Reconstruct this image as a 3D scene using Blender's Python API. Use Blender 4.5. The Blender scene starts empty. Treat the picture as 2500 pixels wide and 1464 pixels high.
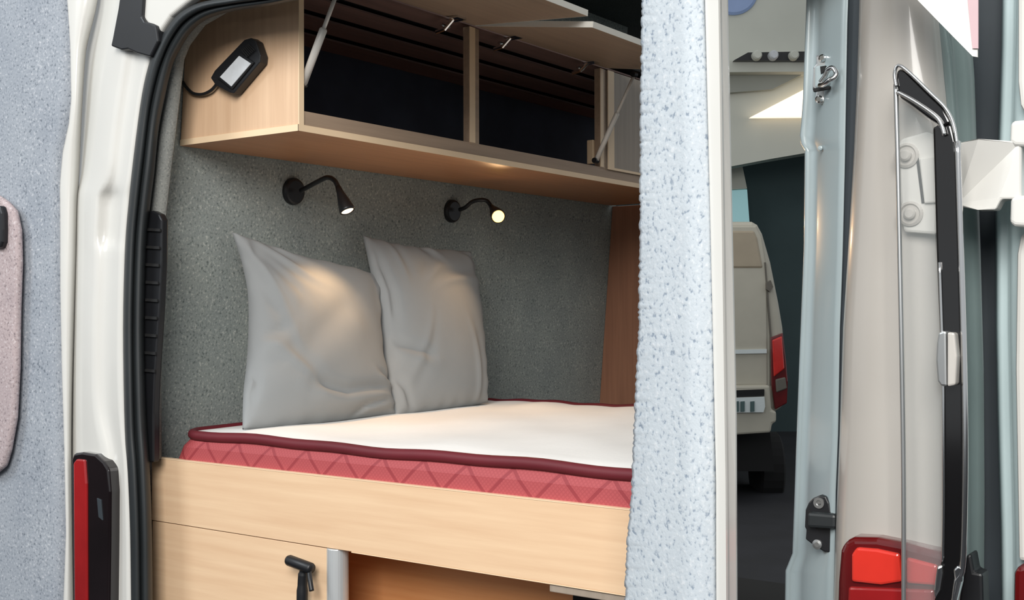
import bpy, bmesh, math, random
from mathutils import Vector as V, Matrix
random.seed(4)
S = bpy.context.scene
COL = S.collection
CAMZ = 1.65
# ------------------------------------------------------------------ camera (from the two vanishing points of the van)
W, H = 2500.0, 1464.0
PX, PY = W/2, H/2
V1 = V((3300-PX, 752-PY, 0)); V2 = V((-2800-PX, 768-PY, 0))
F = math.sqrt(-(V1.x*V2.x + V1.y*V2.y))
ey = V((V1.x, V1.y, F)).normalized()
ex = -V((V2.x, V2.y, F)).normalized()
ex = (ex - ey*ex.dot(ey)).normalized()
ez = ex.cross(ey)
def w_(v): return V((ex.dot(v), ey.dot(v), ez.dot(v)))
CAM = V((0, 0, CAMZ))
right, down, fwd = w_(V((1,0,0))), w_(V((0,1,0))), w_(V((0,0,1)))
cd = bpy.data.cameras.new('camera'); cam = bpy.data.objects.new('camera', cd); COL.objects.link(cam)
m = Matrix.Identity(4)
for i, c in enumerate((right, -down, -fwd)):
    for j in range(3): m[j][i] = c[j]
m.translation = CAM
cam.matrix_world = m
cd.sensor_fit = 'HORIZONTAL'; cd.sensor_width = 36; cd.lens = F/W*36
cd.clip_start = .02; cd.clip_end = 200
S.camera = cam
def ray(px, py): return w_(V(((px-PX), (py-PY), F)))
def atp(px, py, p0, n):
    d = ray(px, py); return CAM + d*((V(p0)-CAM).dot(V(n))/d.dot(V(n)))
def atx(px, py, x): return atp(px, py, (x,0,0), (1,0,0))
def aty(px, py, y): return atp(px, py, (0,y,0), (0,1,0))
def atz(px, py, z): return atp(px, py, (0,0,z+CAMZ), (0,0,1))
def atd(px, py, d): return CAM + ray(px, py)*(d/F)
def lerp(a, b, t): return a+(b-a)*t
def itp(tab, y):
    if y <= tab[0][1]: 
        a, b = tab[0], tab[1]
    elif y >= tab[-1][1]:
        a, b = tab[-2], tab[-1]
    else:
        for a, b in zip(tab, tab[1:]):
            if a[1] <= y <= b[1]: break
    t = (y-a[1])/(b[1]-a[1])
    return a[0]+(b[0]-a[0])*t
# ------------------------------------------------------------------ materials
def lin(c):
    return tuple((v/255/12.92 if v/255 <= .04045 else ((v/255+.055)/1.055)**2.4) for v in c) + (1,)
def nodes(name):
    mt = bpy.data.materials.new(name); mt.use_nodes = True
    nt = mt.node_tree; b = nt.nodes['Principled BSDF']
    return mt, nt, b
def plain(name, c, rough=.5, metal=0, coat=0, var=.06, scale=6, bump=0, bscale=200):
    mt, nt, b = nodes(name)
    b.inputs['Roughness'].default_value = rough; b.inputs['Metallic'].default_value = metal
    b.inputs['Coat Weight'].default_value = coat; b.inputs['Coat Roughness'].default_value = .08
    tc = nt.nodes.new('ShaderNodeTexCoord'); nz = nt.nodes.new('ShaderNodeTexNoise')
    nz.inputs['Scale'].default_value = scale; nz.inputs['Detail'].default_value = 4
    nt.links.new(tc.outputs['Object'], nz.inputs['Vector'])
    r = nt.nodes.new('ShaderNodeValToRGB')
    l = lin(c)
    r.color_ramp.elements[0].color = tuple(v*(1-var) for v in l[:3])+(1,)
    r.color_ramp.elements[1].color = tuple(min(1, v*(1+var)) for v in l[:3])+(1,)
    r.color_ramp.elements[0].position = .35; r.color_ramp.elements[1].position = .65
    nt.links.new(nz.outputs['Fac'], r.inputs['Fac']); nt.links.new(r.outputs['Color'], b.inputs['Base Color'])
    if bump:
        n2 = nt.nodes.new('ShaderNodeTexNoise'); n2.inputs['Scale'].default_value = bscale
        nt.links.new(tc.outputs['Object'], n2.inputs['Vector'])
        bp = nt.nodes.new('ShaderNodeBump'); bp.inputs['Strength'].default_value = bump; bp.inputs['Distance'].default_value = .004
        nt.links.new(n2.outputs['Fac'], bp.inputs['Height']); nt.links.new(bp.outputs['Normal'], b.inputs['Normal'])
    return mt
def wood(name, c1, c2, axis, rough=.42):
    """beech laminate: fine grain running along the given axis"""
    mt, nt, b = nodes(name); b.inputs['Roughness'].default_value = rough
    tc = nt.nodes.new('ShaderNodeTexCoord'); mp = nt.nodes.new('ShaderNodeMapping')
    sc = [26, 26, 26]; sc[axis] = 1.2
    mp.inputs['Scale'].default_value = sc
    nt.links.new(tc.outputs['Object'], mp.inputs['Vector'])
    nz = nt.nodes.new('ShaderNodeTexNoise'); nz.inputs['Scale'].default_value = 2.2; nz.inputs['Detail'].default_value = 8; nz.inputs['Roughness'].default_value = .6
    nt.links.new(mp.outputs['Vector'], nz.inputs['Vector'])
    r = nt.nodes.new('ShaderNodeValToRGB'); r.color_ramp.elements[0].color = lin(c1); r.color_ramp.elements[1].color = lin(c2)
    r.color_ramp.elements[0].position = .3; r.color_ramp.elements[1].position = .7
    nt.links.new(nz.outputs['Fac'], r.inputs['Fac']); nt.links.new(r.outputs['Color'], b.inputs['Base Color'])
    return mt
def carpet(name, base, dark, light, scale=1.0, amount=.5):
    """felt carpet: fine flecks, with sparse darker and lighter fibres"""
    mt, nt, b = nodes(name); b.inputs['Roughness'].default_value = .95
    b.inputs['Specular IOR Level'].default_value = .1
    tc = nt.nodes.new('ShaderNodeTexCoord')
    def noise(s, d):
        n = nt.nodes.new('ShaderNodeTexNoise'); n.inputs['Scale'].default_value = s*scale; n.inputs['Detail'].default_value = d
        nt.links.new(tc.outputs['Object'], n.inputs['Vector']); return n
    n1 = noise(150, 3); r = nt.nodes.new('ShaderNodeValToRGB'); e = r.color_ramp.elements
    e[0].position = .30; e[0].color = lin(dark); e[1].position = .72; e[1].color = lin(light)
    for p in (.43, .57):
        k = e.new(p); k.color = lin(base)
    nt.links.new(n1.outputs['Fac'], r.inputs['Fac'])
    n2 = noise(7, 3); mx = nt.nodes.new('ShaderNodeMix'); mx.data_type = 'RGBA'; mx.blend_type = 'MULTIPLY'; mx.inputs['Factor'].default_value = amount
    r2 = nt.nodes.new('ShaderNodeValToRGB'); r2.color_ramp.elements[0].position = .3; r2.color_ramp.elements[1].position = .7
    r2.color_ramp.elements[0].color = (.72,.74,.78,1); r2.color_ramp.elements[1].color = (1,1,1,1)
    nt.links.new(n2.outputs['Fac'], r2.inputs['Fac'])
    nt.links.new(r.outputs['Color'], mx.inputs[6]); nt.links.new(r2.outputs['Color'], mx.inputs[7])
    nt.links.new(mx.outputs[2], b.inputs['Base Color'])
    bp = nt.nodes.new('ShaderNodeBump'); bp.inputs['Strength'].default_value = .35; bp.inputs['Distance'].default_value = .003
    nt.links.new(n1.outputs['Fac'], bp.inputs['Height']); nt.links.new(bp.outputs['Normal'], b.inputs['Normal'])
    return mt
def glow(name, c, s):
    mt, nt, b = nodes(name)
    b.inputs['Base Color'].default_value = lin(c); b.inputs['Emission Color'].default_value = lin(c); b.inputs['Emission Strength'].default_value = s
    return mt
def glass(name, c, rough=.02, alpha=.12):
    mt, nt, b = nodes(name)
    b.inputs['Base Color'].default_value = lin(c); b.inputs['Roughness'].default_value = rough; b.inputs['Alpha'].default_value = alpha
    return mt
def quilt(name):
    mt, nt, b = nodes(name); b.inputs['Roughness'].default_value = .6
    tc = nt.nodes.new('ShaderNodeTexCoord'); sp = nt.nodes.new('ShaderNodeSeparateXYZ')
    nt.links.new(tc.outputs['Object'], sp.inputs[0])
    def mth(op, a, c=None):
        n = nt.nodes.new('ShaderNodeMath'); n.operation = op
        for i, v in enumerate((a, c)):
            if v is None: continue
            if isinstance(v, (int, float)): n.inputs[i].default_value = v
            else: nt.links.new(v, n.inputs[i])
        return n.outputs[0]
    def lines(sgn, p, w):
        t = mth('ADD', mth('MULTIPLY', sp.outputs[0], 1/p), mth('MULTIPLY', sp.outputs[2], sgn*1.0/p))
        f = mth('ABSOLUTE', mth('SUBTRACT', mth('FRACT', t), .5))
        return mth('LESS_THAN', f, w)
    a = mth('MAXIMUM', lines(1, .115, .045), lines(-1, .115, .045))
    c = mth('MULTIPLY', mth('MAXIMUM', lines(1, .0095, .16), lines(-1, .0095, .16)), .35)
    k = mth('MAXIMUM', a, c)
    mx = nt.nodes.new('ShaderNodeMix'); mx.data_type = 'RGBA'
    mx.inputs[6].default_value = lin((172, 76, 79)); mx.inputs[7].default_value = lin((146, 52, 58))
    nt.links.new(k, mx.inputs['Factor']); nt.links.new(mx.outputs[2], b.inputs['Base Color'])
    bp = nt.nodes.new('ShaderNodeBump'); bp.invert = True; bp.inputs['Strength'].default_value = .5; bp.inputs['Distance'].default_value = .003
    nt.links.new(k, bp.inputs['Height']); nt.links.new(bp.outputs['Normal'], b.inputs['Normal'])
    return mt
M = {}
M['white'] = plain('white_paint', (214, 213, 208), .28, coat=.4, var=.015)
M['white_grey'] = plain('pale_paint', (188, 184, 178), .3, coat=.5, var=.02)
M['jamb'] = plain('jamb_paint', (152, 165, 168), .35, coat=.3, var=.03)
M['teal_paint'] = plain('teal_grey_side_paint', (122, 136, 135), .3, coat=.4, var=.04)  # teal-grey paint of the body side strip
M['ice_paint'] = plain('pale_blue_paint', (190, 208, 210), .3, coat=.3, var=.03)
M['rubber'] = plain('black_rubber', (38, 42, 44), .45, var=.1)
M['plastic'] = plain('black_plastic', (26, 27, 30), .4, var=.1)
M['gloss_black'] = plain('gloss_black', (14, 13, 14), .12, coat=.8, var=.1)
M['chrome'] = plain('chrome', (225, 225, 225), .12, metal=1, var=.02)
M['steel'] = plain('steel', (188, 190, 190), .32, metal=.9, var=.05)
M['silver'] = plain('silver_strut', (228, 225, 219), .4, metal=.05, var=.03)
M['alu'] = plain('aluminium_post', (214, 217, 218), .3, metal=.45, var=.02)
M['beech_z'] = wood('beech_upright_grain', (214, 178, 144), (228, 194, 160), 2)
M['beech_y'] = wood('beech_length_grain', (205, 166, 126), (222, 186, 148), 1)
M['beech_x'] = wood('beech_cross_grain', (222, 186, 150), (234, 202, 166), 0)
M['edge'] = plain('beech_edge_band', (242, 214, 178), .4, var=.03)
M['shaded_under_wood'] = wood('shaded_underside_beech', (186, 132, 92), (202, 148, 106), 1)  # same beech, with the underside's shade put into a deeper tone
M['orange_wood'] = wood('orange_wood', (222, 150, 94), (234, 166, 110), 0)
M['red_wood'] = wood('brown_wood', (150, 106, 84), (170, 122, 96), 2, .35)
M['lid_wood'] = wood('lid_wood', (160, 138, 118), (176, 152, 130), 1, .5)
M['shaded_flap'] = wood('shaded_flap_beech', (150, 138, 124), (164, 150, 136), 2, .45)  # closed flap's shadow put into its grey-brown; the drawer rail shares it
M['slat'] = wood('dark_slat', (112, 88, 82), (132, 104, 96), 1, .6)
M['navy'] = plain('navy_lining', (52, 58, 74), .9, var=.15)
M['black'] = plain('matt_black', (10, 10, 11), .8, var=.1)
M['wallcarpet'] = carpet('wall_carpet', (154, 161, 157), (110, 118, 116), (198, 201, 194), 1.0)
M['palecarpet'] = carpet('pale_carpet', (192, 200, 206), (140, 152, 166), (208, 213, 217), .85, .25)
M['doorcarpet'] = carpet('door_carpet', (160, 166, 174), (116, 123, 132), (196, 199, 204), 1.0)
M['pinkcarpet'] = carpet('cover_carpet', (188, 172, 172), (140, 128, 130), (214, 204, 204), 1.0)
M['pillar_trim'] = carpet('trim_felt', (140, 142, 138), (118, 120, 118), (164, 164, 158), 1.4)
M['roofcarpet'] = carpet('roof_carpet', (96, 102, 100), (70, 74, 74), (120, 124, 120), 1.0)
M['pillow'] = plain('pillow_cotton', (143, 146, 147), .92, var=.03, bump=.05, bscale=500)
M['sheet'] = plain('mattress_ticking', (248, 247, 244), .85, var=.02, bump=.12, bscale=60)
M['piping'] = plain('dark_red_piping', (100, 26, 36), .6, var=.1)
M['quilt'] = quilt('red_quilting')
M['lens_red'] = plain('red_lens', (196, 40, 34), .12, coat=.8, var=.15)
M['lens_dark'] = plain('dark_red_lens', (92, 16, 18), .12, coat=.8, var=.2)
M['lens_bright'] = plain('bright_red_lens', (218, 54, 42), .15, coat=.8, var=.1)
M['lens_deep'] = plain('deep_red_lens', (150, 28, 30), .15, coat=.6, var=.15)
M['smoke'] = plain('smoked_lens', (20, 12, 14), .1, coat=.9, var=.2)
M['led'] = plain('led_diffuser', (200, 204, 208), .35, var=.06, scale=40)
M['bulb_warm'] = glow('lit_bulb', (255, 190, 96), 5)
M['bulb_soft'] = glow('lit_lens', (255, 226, 190), 1.6)
M['pane'] = glass('clear_pane', (190, 196, 196))
M['far_white'] = plain('far_van_paint', (176, 172, 158), .4, coat=.2, var=.03)
M['far_tan'] = plain('far_van_window', (160, 148, 128), .3, coat=.2, var=.04)
M['far_line'] = plain('panel_gap', (96, 92, 84), .6, var=.03)
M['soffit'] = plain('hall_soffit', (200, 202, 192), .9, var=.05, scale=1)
M['soffit_dark'] = plain('hall_soffit_dark_band', (158, 160, 152), .9, var=.05, scale=1)  # slightly darker grey for the band under the ledge
M['hallwall'] = plain('hall_wall', (62, 78, 80), .9, var=.1, scale=1)
M['lit_cream'] = glow('lit_roof_light', (250, 232, 210), .95)
M['lit_teal'] = glow('lit_teal_window', (136, 176, 180), .42)
M['sky_blue'] = plain('blue_balloon', (150, 172, 214), .3, var=.03)
M['asphalt'] = plain('hall_floor', (30, 31, 36), .8, var=.2, scale=3)
M['plate'] = plain('number_plate', (206, 214, 214), .4, var=.02)
M['plate_ink'] = plain('plate_ink', (70, 92, 92), .5, var=.02)
M['paper'] = plain('white_sign', (238, 236, 228), .6, var=.02)
M['pinkpaper'] = plain('pink_sign_edge', (196, 168, 172), .6, var=.04)
M['dark_gap'] = plain('dark_gap', (44, 52, 58), .7, var=.1)
# ------------------------------------------------------------------ mesh helpers
def prism(bm, poly, vec):
    vec = V(vec); a = [bm.verts.new(p) for p in poly]; b = [bm.verts.new(V(p)+vec) for p in poly]
    bm.faces.new(a); bm.faces.new(b[::-1])
    n = len(a)
    for i in range(n): bm.faces.new((a[i], b[i], b[(i+1) % n], a[(i+1) % n]))
def box(bm, a, b):
    x0, y0, z0 = a; x1, y1, z1 = b
    prism(bm, [(x0,y0,z0),(x1,y0,z0),(x1,y1,z0),(x0,y1,z0)], (0,0,z1-z0))
def tube(bm, pts, rad, n=14, cap=True):
    pts = [V(p) for p in pts]
    if not isinstance(rad, (list, tuple)): rad = [rad]*len(pts)
    rings = []; ref = None
    for i, p in enumerate(pts):
        t = (pts[min(i+1, len(pts)-1)] - pts[max(i-1, 0)]).normalized()
        if ref is None: ref = t.orthogonal().normalized()
        ref = (ref - t*ref.dot(t)).normalized(); s = t.cross(ref)
        rings.append([bm.verts.new(p + (ref*math.cos(2*math.pi*k/n) + s*math.sin(2*math.pi*k/n))*rad[i]) for k in range(n)])
    for a, b in zip(rings, rings[1:]):
        for k in range(n): bm.faces.new((a[k], a[(k+1) % n], b[(k+1) % n], b[k]))
    if cap: bm.faces.new(rings[0][::-1]); bm.faces.new(rings[-1])
def smooth(pts, n=6):
    pts = [V(p) for p in pts]; out = []
    for i in range(len(pts)-1):
        p0, p1, p2, p3 = pts[max(i-1, 0)], pts[i], pts[i+1], pts[min(i+2, len(pts)-1)]
        for k in range(n):
            t = k/n
            out.append(.5*((2*p1)+(p2-p0)*t+(2*p0-5*p1+4*p2-p3)*t*t+(3*p1-p0-3*p2+p3)*t*t*t))
    out.append(pts[-1]); return out
def grid(bm, rows):
    vs = [[bm.verts.new(p) for p in r] for r in rows]
    for a, b in zip(vs, vs[1:]):
        for i in range(len(a)-1): bm.faces.new((a[i], a[i+1], b[i+1], b[i]))
def lathe(bm, p, axis, prof, n=28):
    axis = V(axis).normalized(); u = axis.orthogonal().normalized(); w = axis.cross(u); rings = []
    for h, r in prof:
        rings.append([bm.verts.new(V(p)+axis*h+(u*math.cos(2*math.pi*k/n)+w*math.sin(2*math.pi*k/n))*r) for k in range(n)])
    for a, b in zip(rings, rings[1:]):
        for k in range(n): bm.faces.new((a[k], a[(k+1) % n], b[(k+1) % n], b[k]))
    bm.faces.new(rings[0][::-1]); bm.faces.new(rings[-1])
def BM(): return bmesh.new()
def tag(o, label, cat=None, group=None, kind=None):
    if label: o['label'] = label
    if cat: o['category'] = cat
    if group: o['group'] = group
    if kind: o['kind'] = kind
    return o
def worldloc(o):
    p = V((0,0,0))
    while o: p = p + o.location; o = o.parent
    return p
def obj(name, bm, mat, parent=None, bevel=0, sm=False, solid=0, off=0, segs=2, subsurf=0):
    bmesh.ops.remove_doubles(bm, verts=bm.verts, dist=1e-6)
    bmesh.ops.recalc_face_normals(bm, faces=bm.faces)
    if parent: o0 = worldloc(parent)
    else:
        xs = [v.co.x for v in bm.verts]; ys = [v.co.y for v in bm.verts]; zs = [v.co.z for v in bm.verts]
        o0 = V(((min(xs)+max(xs))/2, (min(ys)+max(ys))/2, min(zs)))
    bmesh.ops.translate(bm, verts=bm.verts, vec=-o0)
    me = bpy.data.meshes.new(name); bm.to_mesh(me); bm.free()
    if sm:
        for p in me.polygons: p.use_smooth = True
    mats = mat if isinstance(mat, (list, tuple)) else [mat]
    for k in mats: me.materials.append(M[k])
    o = bpy.data.objects.new(name, me); COL.objects.link(o)
    if parent: o.parent = parent
    else: o.location = o0
    if solid:
        s = o.modifiers.new('solid', 'SOLIDIFY'); s.thickness = solid; s.offset = off
    if bevel:
        b = o.modifiers.new('bevel', 'BEVEL'); b.width = bevel; b.segments = segs; b.limit_method = 'ANGLE'; b.angle_limit = .6
    if subsurf:
        b = o.modifiers.new('sub', 'SUBSURF'); b.levels = subsurf; b.render_levels = subsurf
    return o
def thing(name, loc, label, cat, group=None):
    e = bpy.data.objects.new(name, None); COL.objects.link(e); e.location = loc; e.empty_display_size = .1
    return tag(e, label, cat, group)
def B(name, a, b, mat, parent=None, **k):
    bm = BM(); box(bm, (a[0],a[1],a[2]+CAMZ), (b[0],b[1],b[2]+CAMZ)); return obj(name, bm, mat, parent, **k)
def PR(name, pix, y, thick, mat, parent=None, **k):
    """outline lying in the plane y, given its real thickness backwards"""
    bm = BM(); prism(bm, [aty(p[0], p[1], y) for p in pix], (0, thick, 0)); return obj(name, bm, mat, parent, **k)
# ------------------------------------------------------------------ key dimensions (z relative to the camera height)
XW = -2.45; LEAN = .08
def xw(z): return XW + LEAN*(z-.43)
YR = 1.82            # plane of the rear opening
YP = 1.894           # bed front
YC0 = 1.973          # rear end of the overhead cabinet
XF = -2.02           # cabinet front
ZB, ZT = .424, .80
YEND = 4.15
ZM = -.30            # mattress top
# ------------------------------------------------------------------ the setting
bm = BM()
ys = [1.86, 5.0]
prism(bm, [(xw(-1.05), 1.86, CAMZ-1.05), (xw(1.15), 1.86, CAMZ+1.15), (xw(1.15)-.05, 1.86, CAMZ+1.15), (xw(-1.05)-.05, 1.86, CAMZ-1.05)], (0, 2.32, 0))
tag(obj('wall_left', bm, 'wallcarpet'), 'grey speckled carpet lining on the van side wall behind the pillows', kind='structure')
bm = BM()
prism(bm, [(-2.5,1.9,CAMZ+1.15),(-.70,1.9,CAMZ+1.15),(-.95,2.3,CAMZ+1.15),(-2.2,4.5,CAMZ+1.15),(-2.5,4.5,CAMZ+1.15)], (0,0,.04))
tag(obj('ceiling', bm, 'roofcarpet'), 'dark grey carpeted roof lining of the van', kind='structure')
tag(B('floor', (-2.52, 1.83, -1.10), (-.68, 4.3, -1.05), 'black'), 'dark van floor, unseen and put in for shade', kind='structure')  # hidden van floor, put in for shade behind the bed front
tag(B('wall_right', (-.72, 2.05, -1.05), (-.68, 4.2, 1.15), 'wallcarpet'), 'unseen carpeted van side wall on the right, added to darken the interior', kind='structure')  # out-of-view side wall, added to keep the interior dark
# hall
tag(B('floor_hall', (-40, -12, -1.70), (20, 40, -1.65), 'asphalt'), 'dark hall floor', kind='structure')
# ------------------------------------------------------------------ overhead cabinet
cab = thing('overhead_cabinet', (XW, YC0, CAMZ+ZB), 'long beech overhead cabinet with lifted flaps fixed above the pillows', 'cabinet')
xb = XW+.01
bm = BM(); prism(bm, [(xw(ZB)+.004, YC0, CAMZ+ZB+.016), (XF, YC0, CAMZ+ZB+.016), (XF, YC0, CAMZ+ZT+.02), (xw(ZT)+.004, YC0, CAMZ+ZT+.02)], (0, .016, 0))
obj('end_panel', bm, 'beech_z', cab, bevel=.001)
bm = BM(); box(bm, (XF, YC0, CAMZ+ZB+.016), (XF+.002, YC0+.016, CAMZ+ZT+.02)); obj('edge_band', bm, 'edge', cab)
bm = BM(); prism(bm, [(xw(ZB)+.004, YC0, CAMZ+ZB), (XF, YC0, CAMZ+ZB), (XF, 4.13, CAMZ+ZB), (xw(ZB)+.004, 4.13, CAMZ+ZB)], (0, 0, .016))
obj('bottom_panel', bm, 'shaded_under_wood', cab, bevel=.001)
bm = BM(); prism(bm, [(XF, YC0-.002, CAMZ+ZB+.0005), (XF+.0025, YC0-.002, CAMZ+ZB+.0005), (XF+.0025, 4.13, CAMZ+ZB+.0005), (XF, 4.13, CAMZ+ZB+.0005)], (0, 0, .0155))
prism(bm, [(xw(ZB)+.004, YC0-.002, CAMZ+ZB+.0005), (XF+.002, YC0-.002, CAMZ+ZB+.0005), (XF+.002, YC0, CAMZ+ZB+.0005), (xw(ZB)+.004, YC0, CAMZ+ZB+.0005)], (0, 0, .0155))
tag(obj('edge_band', bm, 'edge', cab), 'pale edge band')
bm = BM(); box(bm, (XF-.016, YC0+.016, CAMZ+ZB+.016), (XF-.001, 4.13, CAMZ+ZB+.05)); obj('front_rail', bm, 'lid_wood', cab, bevel=.001)
# stiles and dividers: positions along the cabinet
def yfront(px): return atx(px, 300, XF).y
yd1a, yd1b = yfront(1146), yfront(1170)
yd2a, yd2b = yfront(1465), yfront(1479)
yd3a, yd3b = yfront(1481), yfront(1496)
for (a, b2) in ((yd1a, yd1b), (yd2a, yd2b)):
    bm = BM(); prism(bm, [(XF-.022, a, CAMZ+ZB+.05), (XF, a, CAMZ+ZB+.045), (XF, a, CAMZ+ZT), (XF-.022, a, CAMZ+ZT)], (0, b2-a, 0))
    obj('stile', bm, 'lid_wood', cab, bevel=.001)
    bm = BM(); box(bm, (XF, a, CAMZ+ZB+.05), (XF+.002, lerp(a, b2, .55), CAMZ+ZT)); obj('edge_band', bm, 'edge', cab)
B('bracket', (XF-.045, yd2a-.012, ZB+.06), (XF-.02, yd2a, ZB+.14), 'edge', cab, bevel=.003)
# closed third flap
def yq(a): return a
B('flap', (XF-.012, yd3a, ZB+.045), (XF+.004, 4.13, ZT), 'shaded_flap', cab, bevel=.002)
bm = BM(); box(bm, (XF+.004, yd3a, CAMZ+ZB+.045), (XF+.006, yd3b, CAMZ+ZT)); box(bm, (XF+.004, yd3b, CAMZ+ZB+.045), (XF+.006, 4.13, CAMZ+ZB+.053)); obj('edge_band', bm, 'edge', cab)
# lining inside
xbk = -2.40
bm = BM(); box(bm, (xbk-.01, YC0+.016, CAMZ+ZB+.016), (xbk, 4.13, CAMZ+.75)); obj('back_lining', bm, 'navy', cab)
bm = BM()
n = 4
P0 = V((xbk, 0, CAMZ+.745)); P1 = V((XF-.002, 0, CAMZ+ZT+.02))
for i in range(n):
    a = P0.lerp(P1, i/n+.006); b2 = P0.lerp(P1, (i+1)/n-.07)
    prism(bm, [(a.x, YC0+.016, a.z), (b2.x, YC0+.016, b2.z), (b2.x, YC0+.016, b2.z+.005), (a.x, YC0+.016, a.z+.005)], (0, 4.13-YC0-.016, 0))
tag(obj('slatted_roof', bm, 'slat', cab), 'dark brown slatted cabinet roof')
bm = BM(); prism(bm, [(P0.x-.01, YC0+.016, P0.z+.02), (P1.x-.004, YC0+.016, P1.z+.014), (P1.x-.004, YC0+.016, P1.z+.03), (P0.x-.01, YC0+.016, P0.z+.035)], (0, 4.13-YC0-.016, 0)); obj('top_panel', bm, 'black', cab)
# lifted flaps
def flap(y0, y1, tip):
    hx, hz = XF+.004, CAMZ+ZT+.005
    bm = BM(); dx, dz = tip
    nrm = V((-dz, 0, dx)).normalized()*.016
    prism(bm, [(hx, y0, hz), (hx+dx, y0, hz+dz), (hx+dx+nrm.x, y0, hz+dz+nrm.z), (hx+nrm.x, y0, hz+nrm.z)], (0, y1-y0, 0))
    f = obj('flap', bm, 'lid_wood', cab, bevel=.0015)
    bm = BM(); e = .0015
    dv = V((dx, 0, dz)).normalized()
    t0 = V((hx+dx, y0, hz+dz))
    prism(bm, [t0, t0+dv*e, t0+dv*e+nrm, t0+nrm], (0, y1-y0, 0))
    for yy in (y0-e, y1):
        prism(bm, [(hx, yy, hz), (hx+dx, yy, hz+dz), (hx+dx+nrm.x, yy, hz+dz+nrm.z), (hx+nrm.x, yy, hz+nrm.z)], (0, e, 0))
    tag(obj('edge_band', bm, 'paper', f), 'white edge band')
    return f
f1 = flap(YC0+.004, (yd1a+yd1b)/2-.004, (.375, -.028))
f2 = flap((yd1a+yd1b)/2+.004, yd2b-.004, (.385, -.058))
f2.name = 'flap'
# hinges
def hinge(px, py, yy):
    bm = BM(); p = aty(px, py, yy)
    p = V((XF-.012, yy, CAMZ+ZT-.012))
    tube(bm, [p+V((-.03, 0, -.016)), p+V((0, 0, -.012)), p+V((.03, 0, .012)), p+V((.05, 0, .014))], .006, 8)
    tube(bm, [p+V((.0, -.018, -.004)), p+V((.0, .018, -.004))], .005, 8)
    box(bm, tuple(p+V((.018, -.02, .008))), tuple(p+V((.06, .02, .0135))))
    obj('hinge', bm, 'chrome', cab, sm=False)
for q in (1095, 1235, 1425): hinge(q, 80, yfront(q))
# gas struts
def strut(a, b2, ra, rb, t=.52):
    a, b2 = V(a), V(b2); mid = a.lerp(b2, t); d = (b2-a).normalized()
    bm = BM(); tube(bm, [a, mid, mid+d*.004], [ra, ra, ra*.7], 14); g = obj('gas_strut', bm, 'silver', cab, sm=True)
    bm = BM(); tube(bm, [mid, b2], rb, 10); obj('rod', bm, 'silver', g, sm=True)
    bm = BM()
    for p in (a, b2):
        bm = BM(); lathe(bm, p-V((0, .012, 0)), (0, 1, 0), [(0, .009), (.02, .009)], 14)
        obj('ball_joint', bm, 'plastic', g)
a = atp(737, 212, (XF-.01, 0, 0), (1, 0, 0)); a.y = YC0+.03
a = aty(740, 205, YC0+.03); b2 = aty(820, -10, YC0+.03)
strut(a, b2, .0095, .005, .62)
yS = yd2a-.01
a = atx(1455, 392, XF+.012); b2 = aty(1549, 182, a.y+.0)
strut(a, b2, .0085, .0055, .55)
# ------------------------------------------------------------------ work light on the cabinet end
wl = thing('work_light', aty(575, 160, YC0-.01), 'small black LED work light tilted on the cabinet end panel', 'lamp')
bm = BM(); prism(bm, [aty(*p, YC0-.028) for p in ((514,190),(524,172),(596,97),(612,92),(624,100),(636,135),(634,152),(570,228),(560,226),(526,208))], (0, .024, 0)); obj('housing', bm, 'plastic', wl, bevel=.002)
bm = BM(); prism(bm, [aty(*p, YC0-.033) for p in ((529,190),(585,128),(619,152),(565,218))], (0, .006, 0)); obj('reflector_frame', bm, 'plastic', wl, bevel=.002)
bm = BM(); prism(bm, [aty(*p, YC0-.035) for p in ((536,188),(583,136),(612,155),(564,211))], (0, .006, 0)); obj('led_panel', bm, 'led', wl, bevel=.001)
bm = BM()
for k in range(6): 
    t = k/5; p, q = aty(lerp(590,606,t), lerp(122,108,t), YC0-.032), aty(lerp(604,622,t), lerp(140,124,t), YC0-.032); tube(bm, [p, q], .0014, 6)
obj('cooling_fin', bm, 'black', wl)
bm = BM(); tube(bm, smooth([aty(531,203,YC0-.012), aty(516,220,YC0-.012), aty(495,230,YC0-.01), aty(472,228,YC0-.01), aty(455,213,YC0-.008), aty(446,200,YC0-.004)]), .0042, 10); obj('cable', bm, 'plastic', wl, sm=True)
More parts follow.
